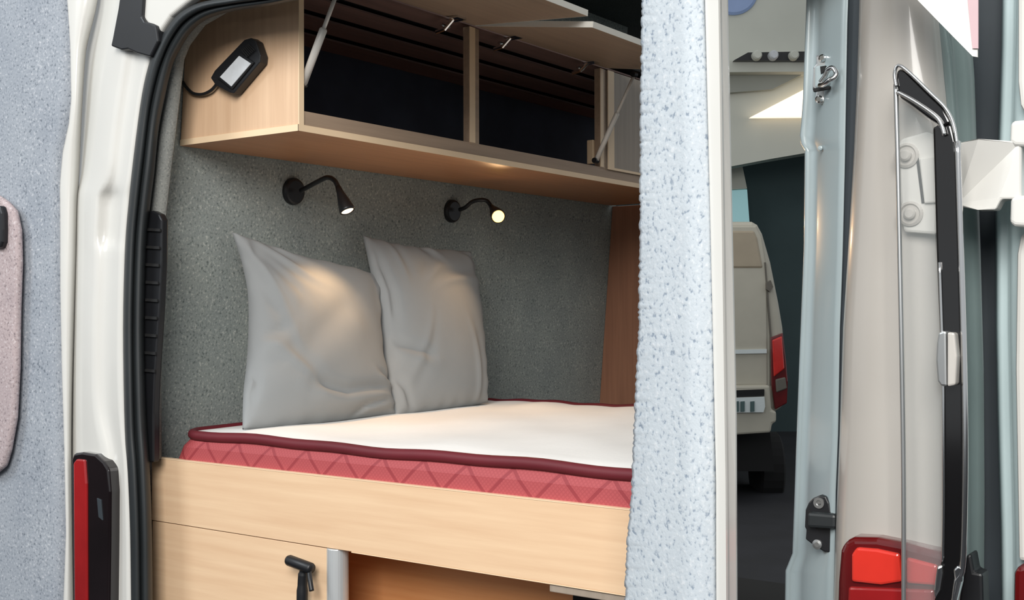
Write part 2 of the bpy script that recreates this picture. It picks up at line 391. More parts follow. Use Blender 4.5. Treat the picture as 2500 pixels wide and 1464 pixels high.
# ------------------------------------------------------------------ reading lamps
def read_lamp(plate, path, hx, tip, r_pl, head, lens, label, energy, aim=None, nm='reading_lamp'):
    pw = atx(*plate, xw(.27))
    t = thing(nm, pw, label, 'lamp', 'reading lamps on the carpet wall')
    ax = V((1, 0, -LEAN)).normalized()
    bm = BM(); lathe(bm, pw - ax*.004, ax, [(0, r_pl), (.018, r_pl), (.024, r_pl*.93), (.026, r_pl*.8)], 40); obj('wall_plate', bm, 'plastic', t, sm=False, bevel=.0)
    pts = [atx(p[0], p[1], p[2]) for p in path]
    bm = BM(); tube(bm, smooth(pts, 8), .0068, 12); obj('gooseneck', bm, 'plastic', t, sm=True)
    a, b2 = pts[-1], atx(*tip)
    d = (b2-a); L = d.length; d.normalize()
    a = a - d*.004
    bm = BM(); lathe(bm, a, d, [(0, .0075), (L*.25, .010), (L*.6, head*.78), (L*.92, head), (L, head), (L+.0005, head*.86), (L-.008, head*.82)], 28); h = obj('lamp_head', bm, 'plastic', t, sm=True)
    bm = BM(); q = a+d*(L-.006)
    prof = [(0, head*.8), (.004, head*.8), (.0065, head*.6), (.0075, .003)] if not energy[1] else [(0, head*.82), (.008, head*.84), (.015, head*.74), (.021, head*.45), (.023, .002)]
    lathe(bm, q, d, prof, 24); obj('lens' if not energy[1] else 'bulb', bm, lens, h, sm=True)
    ld = bpy.data.lights.new('reading_spot', 'SPOT'); ld.energy = energy[0]; ld.color = (1, .62, .32); ld.spot_size = math.radians(energy[2]); ld.spot_blend = 1; ld.shadow_soft_size = .018
    lo = bpy.data.objects.new('reading_spot', ld); COL.objects.link(lo); lo.location = a + d*(L+.026)
    if aim: d = (V(aim)-lo.location).normalized()
    lo.rotation_euler = d.to_track_quat('-Z', 'Y').to_euler()
    return t
read_lamp((710,467), [(735,465,-2.425),(752,456,-2.39),(778,442,-2.335),(800,433,-2.29),(817,441,-2.265),(826,458,-2.25)], -2.4, (850,519,-2.215), .0385, .0215, 'bulb_soft',
          'black gooseneck reading lamp, nearer the cabinet end, bent down over the left pillow', (3.6, 0, 100), atx(825,830,-2.2))
read_lamp((1098,515), [(1122,512,-2.425),(1136,506,-2.40),(1152,493,-2.375),(1170,488,-2.35),(1188,490,-2.33),(1199,503,-2.315)], -2.4, (1217,529,-2.235), .0385, .0235, 'bulb_warm',
          'black gooseneck reading lamp with glowing warm bulb beside the right pillow', (7, 1, 130), atz(1330,1050,-.3))
# ------------------------------------------------------------------ mattress
mt = thing('mattress', (-1.65, 2.5, CAMZ-.43), 'white topped mattress with quilted red sides lying on the bed base', 'mattress')
mx0, mx1, my0, my1 = -2.385, -.93, 1.915, 3.2
SK = .52            # the foot end is cut on a slant
def skew(p): 
    t = (p[0]-mx0)/(mx1-mx0)
    return V((p[0]-SK*t*(p[1]-my0), p[1], p[2]))
def rr(x0, x1, y0, y1, r, z, n=6):
    out = []
    for cx, cy, a0 in ((x1-r, y0+r, -90), (x1-r, y1-r, 0), (x0+r, y1-r, 90), (x0+r, y0+r, 180)):
        for k in range(n+1):
            a = math.radians(a0+90*k/n); out.append(V((cx+r*math.cos(a), cy+r*math.sin(a), z)))
    return out
bm = BM()
prof = [(-.43, .0), (-.42, -.006), (-.375, -.010), (-.335, -.006), (-.312, .006)]
rings = [[bm.verts.new(skew(p)) for p in rr(mx0+.045*(1-(z+.43)/.12)*-1+d, mx1-d, my0+d, my1-d, .07, CAMZ+z)] for z, d in prof]
for a, b2 in zip(rings, rings[1:]):
    for k in range(len(a)): bm.faces.new((a[k], a[(k+1) % len(a)], b2[(k+1) % len(b2)], b2[k]))
bm.faces.new(rings[0][::-1]); bm.faces.new(rings[-1])
tag(obj('quilted_side', bm, 'quilt', mt, sm=False), 'red quilted side border')
loop = rr(mx0+.004, mx1-.004, my0+.006, my1-.004, .07, CAMZ-.305, 8)
# densify and add a soft wave to the edge piping
def dens(lp, step=.04):
    out = []
    for i, p in enumerate(lp):
        q = lp[(i+1) % len(lp)]; n_ = max(1, int((q-p).length/step))
        out += [p.lerp(q, k/n_) for k in range(n_)]
    return out
dl = dens(loop)
def wav(p): return .0022*math.sin(p.x*9+p.y*4)+.0016*math.sin(p.x*23)
lp = [skew(p)+V((0, 0, wav(p))) for p in dl]
bm = BM(); tube(bm, lp+[lp[0]], .0125, 10, cap=False); tag(obj('piping', bm, 'piping', mt, sm=True), 'dark red piped edge')
bm = BM()
NX, NY = 70, 56
rows = []
for j in range(NY+1):
    y = lerp(my0+.014, my1-.014, j/NY); r_ = []
    for i in range(NX+1):
        x = lerp(mx0+.016, mx1-.016, i/NX)
        e = min(i, NX-i, j, NY-j)
        z = CAMZ-.300 + (.0 if e == 0 else .006*min(1, e/3)) + wav(V((x, y, 0)))*(1 if e < 2 else .8) + .0025*math.sin(x*11+y*3)*math.sin(y*13)*min(1, e/4)
        r_.append(skew((x, y, z)))
    rows.append(r_)
grid(bm, rows); obj('top_cover', bm, 'sheet', mt, sm=True)
# ------------------------------------------------------------------ pillows
def pillow(name, top, rightp, bottom, leftp, xt, xbm, zt, zb, h, seed, label, folds=()):
    k = (xt-xbm)/(zt-zb)             # leaning plane x = xbm + k (z-zb)
    n_ = V((1, 0, -k)).normalized(); p0 = V((xbm, 0, CAMZ+zb))
    def ev(tab, t):
        pts = [V((a, b2, 0)) for a, b2 in tab]; q = smooth(pts, 8)
        f = t*(len(q)-1); i = min(int(f), len(q)-2); return q[i].lerp(q[i+1], f-i)
    N = 60; rnd = random.Random(seed)
    C00, C10, C01, C11 = V((*top[0], 0)), V((*top[-1], 0)), V((*bottom[0], 0)), V((*bottom[-1], 0))
    wr = [(rnd.uniform(-1, 1), rnd.uniform(-1, 1), rnd.uniform(.15, .5), rnd.uniform(0, 6.28), rnd.uniform(.004, .009)) for _ in range(6)]
    def hp(u, v):
        U, W_ = 2*u-1, 2*v-1
        e = (max(0, 1-abs(U)**2.6)**.62)*(max(0, 1-abs(W_)**2.6)**.62)
        bulge = h*e*(1+.18*(v-.5))
        cr = 0
        for cx, cy, w, th, am in wr:
            a = (U-cx)*math.cos(th)+(W_-cy)*math.sin(th); b2 = -(U-cx)*math.sin(th)+(W_-cy)*math.cos(th)
            b2 += .25*a*a
            cr += am*math.exp(-(b2/.05)**2-(a/w)**2) - am*.8*math.exp(-((b2-.1)/.07)**2-(a/w)**2)
        # gathers where fabric is pulled towards the seams
        sd = .0035*math.sin(v*46+2*math.sin(7*v))*math.exp(-((1-abs(U))/.12)**2)+.003*math.sin(u*40+seed)*math.exp(-((1-abs(W_))/.10)**2)
        for pts, w, am in folds:
            P = V((u, v)); best = 9; side = 0; tt = 0
            for q, (a_, b_) in enumerate(zip(pts, pts[1:])):
                a_, b_ = V(a_), V(b_); ab = b_-a_; t = max(0, min(1, (P-a_).dot(ab)/ab.length_squared)); dd = P-(a_+ab*t)
                if dd.length < best: best = dd.length; side = ab.x*dd.y-ab.y*dd.x; tt = (q+t)/(len(pts)-1)
            fade = min(1, 4*tt+.25, 4*(1-tt)+.25)
            sg_ = best if side > 0 else -best
            cr += fade*am*(-math.exp(-(sg_/w)**2) + .75*math.exp(-((sg_-1.9*w)/(1.5*w))**2))
        return bulge + cr*min(1, e*2.2) + sd*min(1, e*6)
    def base(u, v):
        p = ev(top, u)*(1-v)+ev(bottom, u)*v+ev(leftp, v)*(1-u)+ev(rightp, v)*u
        p -= C00*(1-u)*(1-v)+C10*u*(1-v)+C01*(1-u)*v+C11*u*v
        return atp(p.x, p.y, p0, n_)
    bs = [[base(i/N, j/N) for i in range(N+1)] for j in range(N+1)]
    bm = BM()
    grid(bm, [[bs[j][i]+n_*hp(i/N, j/N) for i in range(N+1)] for j in range(N+1)])
    grid(bm, [[bs[j][i]-n_*.35*hp(i/N, j/N)*.6 for i in range(N+1)] for j in range(N+1)])
    o = obj(name, bm, 'pillow', sm=True)
    return tag(o, label, 'pillow', 'grey pillows leaning on the wall')
pillow('pillow', [(566,566),(640,598),(720,625),(830,648),(930,672)], [(930,672),(922,760),(925,860),(945,950),(966,1014)],
       [(592,1048),(680,1048),(770,1040),(870,1026),(966,1014)], [(566,566),(590,640),(606,730),(604,860),(594,960),(592,1048)],
       -2.40, -2.225, .20, -.29, .085, 7, 'grey pillow nearest the open rear, with a sagging top edge and warm light on it',
       [([(.03,.56),(.10,.545),(.22,.50)], .022, .008), ([(.02,.70),(.05,.75),(.03,.90)], .02, .012), ([(.38,.74),(.62,.80),(.97,.76)], .035, .012),
        ([(.66,.99),(.74,.90),(.95,.84)], .022, .011), ([(.30,.60),(.55,.44),(.70,.30)], .06, .007), ([(.85,.66),(.93,.70),(.99,.70)], .016, .008), ([(.10,.12),(.25,.28),(.35,.34)], .04, .005)])
pillow('pillow', [(886,574),(960,596),(1040,606),(1150,614)], [(1150,614),(1165,720),(1176,850),(1190,982)],
       [(966,1018),(1050,1006),(1120,996),(1190,982)], [(886,574),(908,680),(926,780),(938,900),(966,1018)],
       -2.40, -2.215, .215, -.29, .075, 13, 'smooth grey pillow farther along the wall, standing below the glowing lamp',
       [([(.03,.62),(.14,.66),(.34,.72)], .028, .009), ([(.06,.10),(.10,.35),(.08,.55)], .03, .009), ([(.04,.80),(.10,.86),(.14,.97)], .022, .010), ([(.88,.03),(.96,.08),(.95,.16)], .02, .007)])
# ------------------------------------------------------------------ bed base
bb = thing('bed_base', (-1.7, YP, CAMZ-1.05), 'beech bed base with tall front board under the red mattress', 'bed base')
xr = -.93
def xat(px): return aty(px, 1300, YP).x
ZS = -.524
B('front_board', (-2.46, YP, ZS), (xr, YP+.016, -.367), 'beech_x', bb, bevel=.001)
B('edge_band', (-2.46, YP-.001, -.3675), (xr, YP+.0165, -.3655), 'edge', bb)
B('edge_band', (xat(858), YP-.0005, ZS-.002), (xr, YP+.0165, ZS), 'edge', bb)
B('cover_board', (-2.46, YP+.002, -1.05), (xat(800), YP+.018, ZS-.002), 'beech_x', bb, bevel=.001)
bm = BM(); prism(bm, [(-2.40, YP+.02, CAMZ-.45), (xr, YP+.02, CAMZ-.45), (xr-.68, 3.2, CAMZ-.45), (-2.40, 3.2, CAMZ-.45)], (0, 0, .016)); obj('slatted_deck', bm, 'beech_x', bb)
bm = BM(); pc = aty(823, 1400, YP+.018)
tube(bm, [V((pc.x, YP+.02, CAMZ-1.05)), V((pc.x, YP+.02, CAMZ+ZS-.001))], .0245, 28); tag(obj('post', bm, 'alu', bb, sm=False, bevel=.002), 'white aluminium post')
B('inner_board', (-2.30, 2.10, -1.05), (-1.20, 2.116, -.455), 'orange_wood', bb)
B('side_board', (-2.40, 1.94, -1.05), (-2.385, 3.2, -.455), 'orange_wood', bb)
B('drawer_rail', (xat(1338), YP+.004, ZS-.018), (xr, YP+.03, ZS-.004), 'shaded_flap', bb, bevel=.002)
B('dark_gap_board', (xat(1330), YP+.10, -1.04), (xr, YP+.116, ZS-.03), 'black', bb)  # black board standing in for the dark of the drawer gap
# shower handset hanging on the cover board
sh = thing('shower_handset', aty(735, 1464, YP-.02), 'black hand shower hanging on the beech board beside the white post', 'shower')
bm = BM(); a, b2 = aty(703, 1366, YP-.03), aty(762, 1388, YP-.03); tube(bm, [a, a.lerp(b2, .06), a.lerp(b2, .94), b2], [.0105, .0125, .0125, .0105], 20); obj('shower_head', bm, 'plastic', sh, sm=True)
bm = BM(); tube(bm, smooth([aty(742, 1384, YP-.028), aty(740, 1400, YP-.026), aty(738, 1440, YP-.026), aty(737, 1540, YP-.026)]), [.009]*6+[.011]*6+[.0125]*7, 18); obj('handle', bm, 'plastic', sh, sm=True)
bm = BM(); tube(bm, smooth([aty(755, 1390, YP-.03), aty(757, 1415, YP-.04), aty(761, 1442, YP-.045)]), .0055, 12); obj('trigger', bm, 'plastic', sh, sm=True)
B('holder', (aty(737,1464,YP).x-.012, YP-.02, -.80), (aty(737,1464,YP).x+.012, YP, -.76), 'plastic', sh)
# ------------------------------------------------------------------ far wooden partition board
bm = BM(); prism(bm, [(xw(-.9)+.001, YEND, CAMZ-.9), (-2.12, YEND, CAMZ-.9), (-2.12, YEND, CAMZ+ZB-.002), (xw(.42)+.001, YEND, CAMZ+ZB-.002)], (0, .02, 0))
pb = obj('partition_board', bm, 'red_wood', bevel=.002)
tag(pb, 'reddish brown wooden board standing at the far end of the bed', 'board')
# ------------------------------------------------------------------ carpeted door leaf right of the bed
FN = V((-.70, 1.52, 0)); FH = V((-.90, 1.605, 0)); dl_ = (FN-FH).normalized(); dn = V((-dl_.y*-1, -dl_.x, 0))
dn = V((dl_.y, -dl_.x, 0)).normalized()
if dn.dot(V((-1, 0, 0))) < 0: dn = -dn
def leaf(px, py, off=0): return atp(px, py, FN+dn*off, dn)
cdoor = thing('carpeted_panel', V((-.8, 1.56, 0)), 'tall upright panel clad in pale speckled carpet with white metal edge, right of the bed', 'panel')
bm = BM(); Ltab = [(1586,-40),(1583,150),(1580,500),(1577,800),(1568,980),(1560,1180),(1548,1330),(1540,1520)]; Rtab = [(1722,-40),(1728,150),(1738,500),(1745,800),(1750,1180),(1752,1520)]
rows = []
NJ = 300
for j in range(NJ+1):
    y = lerp(-360, 1520, j/NJ); l, r_ = itp(Ltab, y)+random.uniform(-2.4, 2.4), itp(Rtab, y)
    rows.append([leaf(l, y, -.004)]+[leaf(lerp(l, r_, t), y, .0) for t in (.03, .3, .65, 1)])
for p in rows[-1]: p.z = 0
grid(bm, rows); obj('carpet_lining', bm, 'palecarpet', cdoor, sm=True, solid=.012, off=-1)
bm = BM()
rows = []
for j in range(12):
    y = lerp(-360, 1520, j/11); r_ = itp([(1722,-40),(1735,500),(1750,1180),(1750,1520)], y); e = itp([(1756,-40),(1764,500),(1774,1180),(1776,1520)], y); g = itp([(1775,-40),(1786,500),(1797,1000),(1799,1520)], y)
    rows.append([leaf(r_, y, -.006), leaf(r_, y, .004), leaf(e-3, y, .004), leaf(e, y, .0), leaf(e+4, y, -.012), leaf(g-3, y, -.03), leaf(g, y, -.036)])
for p in rows[-1]: p.z = 0
grid(bm, rows); tag(obj('metal_edge', bm, 'white', cdoor, sm=False, solid=.002), 'white painted metal edge')
bm = BM(); cp = [leaf(1600, -350, -.035), leaf(1750, -350, -.035), leaf(1775, 1520, -.035), leaf(1580, 1520, -.035)]; cp[2].z = cp[3].z = 0; prism(bm, cp, dn*.02); obj('panel_core', bm, 'white', cdoor)
# ------------------------------------------------------------------ the camper body around the opening
van = thing('camper_van', (-1.5, YR, CAMZ-1.65), 'white camper van body seen at its open rear, with tail lamps and door seals', 'van')
YS = [-360, -200, -60, 0, 60, 110, 140, 190, 240, 300, 370, 430, 460, 475, 500, 560, 590, 605, 625, 700, 800, 900, 1000, 1060, 1110, 1150, 1200, 1300, 1400, 1520, 1700]
SEAL = [(1960,-96),(1300,-66),(800,-34),(640,-14),(560,-4),(490,6),(440,30),(408,66),(385,110),(366,150),(347,230),(328,370),(316,480),(306,600),(301,800),(305,1050),(312,1150),(318,1300),(321,1520),(325,1700)]
seal_y = [(385,110),(366,150),(347,230),(328,370),(316,480),(306,600),(301,800),(305,1050),(312,1150),(318,1300),(321,1520)]
seal_y = [(430,-60),(400,60)]+seal_y
P_out = [(238,-60),(238,0),(206,120),(197,260),(193,370),(188,465),(186,500),(184,600),(180,750),(174,950),(172,1100),(174,1300),(178,1520)]
P_band = [(300,-60),(288,20),(272,100),(248,170),(236,240),(222,350),(212,430),(196,462),(192,480),(190,600),(186,750),(182,950),(180,1100),(182,1300),(184,1520)]
P_c2 = [(340,-60),(320,60),(312,140),(300,220),(284,330),(276,430),(262,458),(250,475),(243,600),(246,640),(238,800),(240,1000),(262,1080),(270,1130),(272,1300),(270,1520)]
rows = []
for y in YS:
    o_, bd, c2, se = itp(P_out, y), itp(P_band, y), itp(P_c2, y), itp(seal_y, y)+10
    step = .006 if 465 < y < 600 else 0
    rr_ = [aty(o_-6, y, 1.93), aty(o_+2, y, 1.872), aty(lerp(o_, bd, .5), y, 1.84), aty(bd, y, 1.822), aty(lerp(bd, c2, .5), y, 1.814), aty(c2-5, y, 1.807), aty(c2+5, y, 1.823+step*2), aty(lerp(c2, se, .5), y, 1.824+step*2), aty(lerp(c2, se, .75), y, 1.810), aty(se, y, 1.832), aty(se+6, y, 1.87)]
    rows.append(rr_)
bm = BM(); grid(bm, rows); obj('rear_pillar', bm, 'white', van, sm=True, solid=.002, subsurf=1)
# seal: a soft black rubber bulb on the flange, following the opening
def sweep_seal():
    outer = smooth([aty(p[0], p[1], 1.815) for p in SEAL], 4); return outer
IN = [(1960,-70),(1300,-40),(810,-10),(650,14),(570,26),(505,46),(466,78),(440,118),(420,160),(402,235),(386,320),(376,420),(366,500),(357,600),(352,800),(356,1000),(364,1130),(370,1300),(372,1520),(374,1700)]  # inner edge widened at the top; black rubber stands in for corner shadow
o1 = smooth([V((*p, 0)) for p in SEAL], 4); i1 = smooth([V((*p, 0)) for p in IN], 4)
rows = []
for a, b2 in zip(o1, i1):
    r_ = []
    for t, yy in ((0, 1.832), (.02, 1.806), (.15, 1.796), (.32, 1.797), (.42, 1.806), (.46, 1.818), (.52, 1.812), (.68, 1.808), (.85, 1.818), (1, 1.84), (1.0, 1.872)):
        p = a.lerp(b2, t); r_.append(aty(p.x, p.y, yy))
    rows.append(r_)
bm = BM(); grid(bm, rows); obj('door_seal', bm, 'rubber', van, sm=True, solid=.002)
PR('roof_header', [(430,-10),(490,-8),(560,-16),(640,-26),(800,-46),(1300,-80),(1960,-110),(2080,-110),(2080,-420),(300,-420),(380,-60)], 1.812, .05, 'white', van, bevel=.004)
# inner pillar trim between the seal and the carpeted wall
rows = []
for y in (-20, 60, 110, 145, 230, 320, 420, 500, 560, 800, 1120):
    a = itp([(600,-20),(458,60),(432,100),(410,145),(396,230),(384,320),(372,420),(362,500),(352,600),(346,800),(350,1000),(358,1130)], y); b2 = itp([(640,-20),(500,60),(462,110),(448,145),(436,250),(424,350),(412,450),(404,520),(396,600),(392,800),(392,1130)], y)
    rows.append([aty(a, y, 1.862), aty(lerp(a, b2, .5), y, 1.868), aty(b2, y, 1.888), aty(b2+1, y, 1.9)])
bm = BM(); grid(bm, rows); obj('pillar_lining', bm, 'pillar_trim', van, sm=True, solid=.003)
# ribbed vent grille
vg_pix = [(348,530),(358,516),(372,514),(388,522),(395,536),(394,640),(388,760),(382,850),(377,930),(374,1010),(374,1128),(346,1128)]
vg = PR('vent_grille', vg_pix, 1.842, .02, 'plastic', van, bevel=.004)
for k in range(9):
    y = 556+k*43; xl, xr_ = itp([(356,540),(352,930)], y), itp([(391,540),(376,930)], y)
    bm = BM(); prism(bm, [aty(xl, y, 1.839), aty(xr_, y+2, 1.839), aty(xr_, y+9, 1.836), aty(xl, y+7, 1.836)], (0, .004, 0)); obj('slot', bm, 'black', vg)
# black corner trim and the pressed roof corner
ct = [(296,-40),(288,20),(274,94),(270,112),(296,122),(312,120),(334,130),(366,139),(386,100),(380,62),(368,56),(352,52),(345,40),(350,-40)]
PR('corner_trim', ct, 1.79, .025, 'plastic', van, bevel=.004)
PR('roof_corner', [(350,-40),(346,30),(348,48),(362,60),(372,84),(380,92),(394,70),(414,40),(450,10),(520,-40)], 1.80, .03, 'white', van, bevel=.008, segs=4)
# left tail lamp
tl = thing('tail_lamp', V((0, 0, 0)), None, None); tl.parent = van; tl.location = V((0, 0, 0))
bpy.data.objects.remove(tl)
tlp = [(174,1120),(180,1106),(200,1103),(232,1108),(252,1126),(264,1145),(268,1200),(267,1320),(264,1530),(178,1530)]
tl = PR('tail_lamp', tlp, 1.792, .035, 'smoke', van, bevel=.006, segs=3)
PR('lens', [(178,1130),(186,1120),(206,1122),(210,1180),(212,1530),(181,1530)], 1.787, .01, 'lens_deep', tl, bevel=.004)
PR('lens', [(236,1215),(246,1220),(250,1270),(240,1262)], 1.789, .006, 'dark_gap', tl, bevel=.001)
# left rear door, folded back beside the pillar
YD = 1.80
CR = [(165,-60),(165,0),(172,100),(175,250),(168,310),(155,360),(147,450),(148,560),(148,700),(152,900),(158,1100),(162,1300),(154,1520)]
rows = []
for y in YS:
    c = itp(CR, y); rows.append([aty(-260, y, YD-.03), aty(-60, y, YD-.012), aty(c-30, y, YD-.002), aty(c-4, y, YD), aty(c+2, y, YD+.01)])
bm = BM(); grid(bm, rows)
rd = None
bm_d = BM(); rows2 = []
for y in YS:
    c, o_ = itp(CR, y), itp(P_out, y)+4
    rows2.append([aty(-270, y, YD+.012), aty(c-8, y, YD+.006), aty(c+2, y, YD+.0), aty(lerp(c, o_, .45), y, YD+.002), aty(lerp(c, o_, .8), y, YD+.02), aty(o_, y, YD+.05)])
grid(bm_d, rows2); rd = obj('rear_door', bm_d, 'white', van, sm=True, solid=.002, subsurf=1)
obj('carpet_lining', bm, 'doorcarpet', rd, sm=True, solid=.006, off=-1)
wc = [(-240,470),(-20,470),(10,490),(30,512),(40,560),(42,640),(38,760),(36,900),(30,1020),(16,1100),(4,1140),(-20,1160),(-240,1160)]
PR('window_cover', wc, YD-.045, .022, 'pinkcarpet', rd, bevel=.012, segs=4)
PR('pull_handle', [(-40,500),(0,502),(5,520),(6,560),(5,590),(0,605),(-40,605)], YD-.062, .02, 'plastic', rd, bevel=.006)
# ------------------------------------------------------------------ right side of the opening
J0 = [(1972,-60),(1970,0),(1963,200),(1961,270),(1954,330),(1956,350),(1966,366),(1964,600),(1952,900),(1942,1180),(1936,1350),(1919,1392),(1917,1520)]
J3 = [(2072,-60),(2068,60),(2062,400),(2056,640),(2050,800),(2046,1050),(2040,1200),(2038,1330),(2034,1520)]
rows = []
for y in sorted(set(YS+[330,350,366,1350,1392])):
    a, b2 = itp(J0, y), itp(J3, y)
    rows.append([aty(a+1, y, 1.99), aty(a, y, 1.97), aty(a+6, y, 1.963), aty(a+10, y, 1.967), aty(lerp(a, b2, .35), y, 1.93), aty(lerp(a, b2, .5), y, 1.90), aty(lerp(a, b2, .85), y, 1.872), aty(b2, y, 1.862)])
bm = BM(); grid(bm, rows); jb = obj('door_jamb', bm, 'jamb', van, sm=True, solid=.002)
K0 = [(2104,-60),(2100,0),(2094,200),(2085,400),(2070,640),(2060,800),(2052,1050),(2042,1300),(2035,1520)]
rows = []
for y in YS:
    a, b2 = itp(J3, y)-3, itp(K0, y)+4
    rows.append([aty(a, y, 1.868), aty(lerp(a, b2, .4), y, 1.872), aty(b2, y, 1.85)])
bm = BM(); grid(bm, rows); obj('door_seal', bm, 'dark_gap', van, sm=True, solid=.002)
K4 = [(2286,-60),(2292,60),(2305,200),(2318,330),(2330,600),(2345,900),(2350,1520)]
rows = []
for y in YS:
    a, b2 = itp(K0, y), itp(K4, y)
    rows.append([aty(a+1, y, 1.87), aty(a, y, 1.84), aty(a+8, y, 1.822), aty(a+28, y, 1.80), aty(lerp(a, b2, .35), y, 1.788), aty(lerp(a, b2, .55), y, 1.784), aty(lerp(a, b2, .8), y, 1.79), aty(b2, y, 1.806)])
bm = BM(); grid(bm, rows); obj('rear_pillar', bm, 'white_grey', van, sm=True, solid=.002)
K5 = [(2340,-60),(2355,60),(2376,150),(2382,330),(2392,600),(2400,900),(2402,1200),(2400,1520)]
rows = []
for y in YS:
    b2, c = itp(K4, y), itp(K5, y)
    rows.append([aty(b2-3, y, 1.808), aty(lerp(b2, c, .35), y, 1.85), aty(lerp(b2, c, .45), y, 1.858), aty(lerp(b2, c, .7), y, 1.872), aty(c, y, 1.885), aty(c+1, y, 1.93)])
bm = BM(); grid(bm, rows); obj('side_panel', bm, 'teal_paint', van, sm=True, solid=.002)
rows = []
for y in YS:
    c, e = itp(K5, y)-4, itp([(2448,-60),(2445,200),(2436,350),(2432,700),(2436,1000),(2440,1520)], y)
    rows.append([aty(c, y, 1.925), aty(lerp(c, e, .5), y, 1.94), aty(e+6, y, 1.92)])
bm = BM(); grid(bm, rows); tag(obj('door_gap_seal', bm, 'dark_gap', van, sm=True, solid=.003), 'dark gap at the door hinge')
# striker on the jamb
bm = BM(); prism(bm, [aty(*p, 1.90) for p in ((1990,135),(2012,132),(2026,140),(2028,160),(2032,200),(2030,232),(2024,250),(1998,254),(1988,240),(1992,222),(1982,215),(1984,165),(1992,155))], (0, .02, 0)); st = obj('striker', bm, 'steel', jb, bevel=.003)
bm = BM(); prism(bm, [aty(*p, 1.885) for p in ((1988,160),(2010,158),(2026,163),(2026,208),(1988,216))], (0, .018, 0)); obj('striker_plate', bm, 'jamb', jb, bevel=.004)
bm = BM(); tube(bm, smooth([aty(2002,208,1.87), aty(2012,206,1.86), aty(2024,196,1.852), aty(2036,190,1.852), aty(2042,178,1.855), aty(2034,166,1.858), aty(2022,170,1.862), aty(2014,186,1.866), aty(2004,200,1.87)]), .0042, 10); obj('striker_loop', bm, 'chrome', jb, sm=True)
bm = BM(); prism(bm, [aty(*p, 1.882) for p in ((2002,162),(2016,160),(2010,176),(2004,180))], (0, .006, 0)); obj('latch_slot', bm, 'black', jb); bm = BM(); prism(bm, [aty(*p, 1.882) for p in ((1984,216),(2026,210),(2026,216),(1986,224))], (0, .006, 0)); obj('latch_slot', bm, 'black', jb)
for p in ((2010,143),(2002,243)):
    bm = BM(); lathe(bm, aty(*p, 1.902), (0, -1, 0), [(0, .0065), (.005, .0065), (.0075, .004)], 16)
    obj('bolt', bm, 'chrome', jb)
for p in ((2022,296),(2004,362)):
    bm = BM(); lathe(bm, aty(*p, 1.905), (0, -1, 0), [(0, .0045), (.004, .004), (.005, .002)], 12); obj('plug', bm, 'jamb', jb)
# black buffer lower on the jamb
bm = BM(); prism(bm, [aty(*p, 1.868) for p in ((1984,1216),(2000,1209),(2016,1212),(2024,1228),(2028,1246),(2040,1252),(2040,1350),(2012,1347),(1990,1334),(1966,1316),(1968,1292),(1964,1286),(1966,1244),(1974,1226))], (0, .03, 0)); bf = obj('door_buffer', bm, 'plastic', jb, bevel=.004)
bm = BM(); lathe(bm, aty(2000,1227,1.869), (0, -1, 0), [(0, .009), (.003, .009), (.003, .0045), (.001, .0045)], 20); obj('screw', bm, 'steel', jb); bm = BM(); lathe(bm, aty(1996,1328,1.869), (0, -1, 0), [(0, .008), (.003, .008), (.004, .004)], 20); obj('screw', bm, 'steel', jb)
bm = BM(); prism(bm, [aty(*p, 1.85) for p in ((1970,1250),(2040,1256),(2040,1292),(1970,1288))], (0, .02, 0)); obj('buffer_pad', bm, 'rubber', jb, bevel=.005)
# right tail lamp
tp = [(2040,1540),(2044,1420),(2050,1345),(2060,1322),(2082,1311),(2140,1312),(2210,1325),(2292,1347),(2320,1360),(2320,1540)]
tr = PR('tail_lamp', tp, 1.757, .05, 'lens_dark', van, bevel=.01, segs=4)
PR('lens', [(2078,1352),(2090,1336),(2140,1340),(2195,1352),(2202,1420),(2150,1428),(2078,1420)], 1.751, .02, 'lens_bright', tr, bevel=.004)
PR('lens', [(2212,1360),(2288,1380),(2288,1430),(2212,1424)], 1.751, .02, 'lens_red', tr, bevel=.004)
PR('lens', [(2070,1432),(2280,1440),(2280,1540),(2066,1540)], 1.752, .02, 'lens_deep', tr, bevel=.004)
# hinge
hp_ = [(2192,352),(2200,338),(2262,320),(2280,330),(2340,340),(2340,500),(2290,520),(2286,572),(2206,566),(2196,470)]
hg = PR('hinge', hp_, 1.765, .022, 'white', van, bevel=.004)
PR('hinge_slot', [(2236,384),(2242,383),(2256,495),(2250,496)], 1.763, .003, 'plastic', hg)
PR('hinge_leaf', [(2244,386),(2290,380),(2296,494),(2256,496)], 1.759, .01, 'white', hg, bevel=.002)
for p in ((2214,380),(2224,522)):
    bm = BM(); lathe(bm, aty(*p, 1.766), (0, -1, 0), [(0, .0185), (.004, .0185), (.006, .015), (.003, .013), (.003, .0085), (.009, .0085), (.011, .006)], 26); obj('bolt', bm, 'white_grey', hg, bevel=.0)
bm = BM(); prism(bm, [aty(2330, 350, 1.775), aty(2386, 338, 1.74), aty(2494, 345, 1.76), aty(2494, 486, 1.76), aty(2444, 486, 1.75), aty(2430, 512, 1.745), aty(2386, 512, 1.74), aty(2334, 502, 1.775)], (.0, .03, 0)); obj('hinge_arm', bm, 'white', hg, bevel=.003)
for (y0, y1) in ((294, 356), (478, 552)):
    PR('knuckle', [(2466,y0+4),(2476,y0),(2540,y0-6),(2540,y1+4),(2476,y1),(2464,y1-8)], 1.755, .04, 'white', hg, bevel=.008, segs=3)
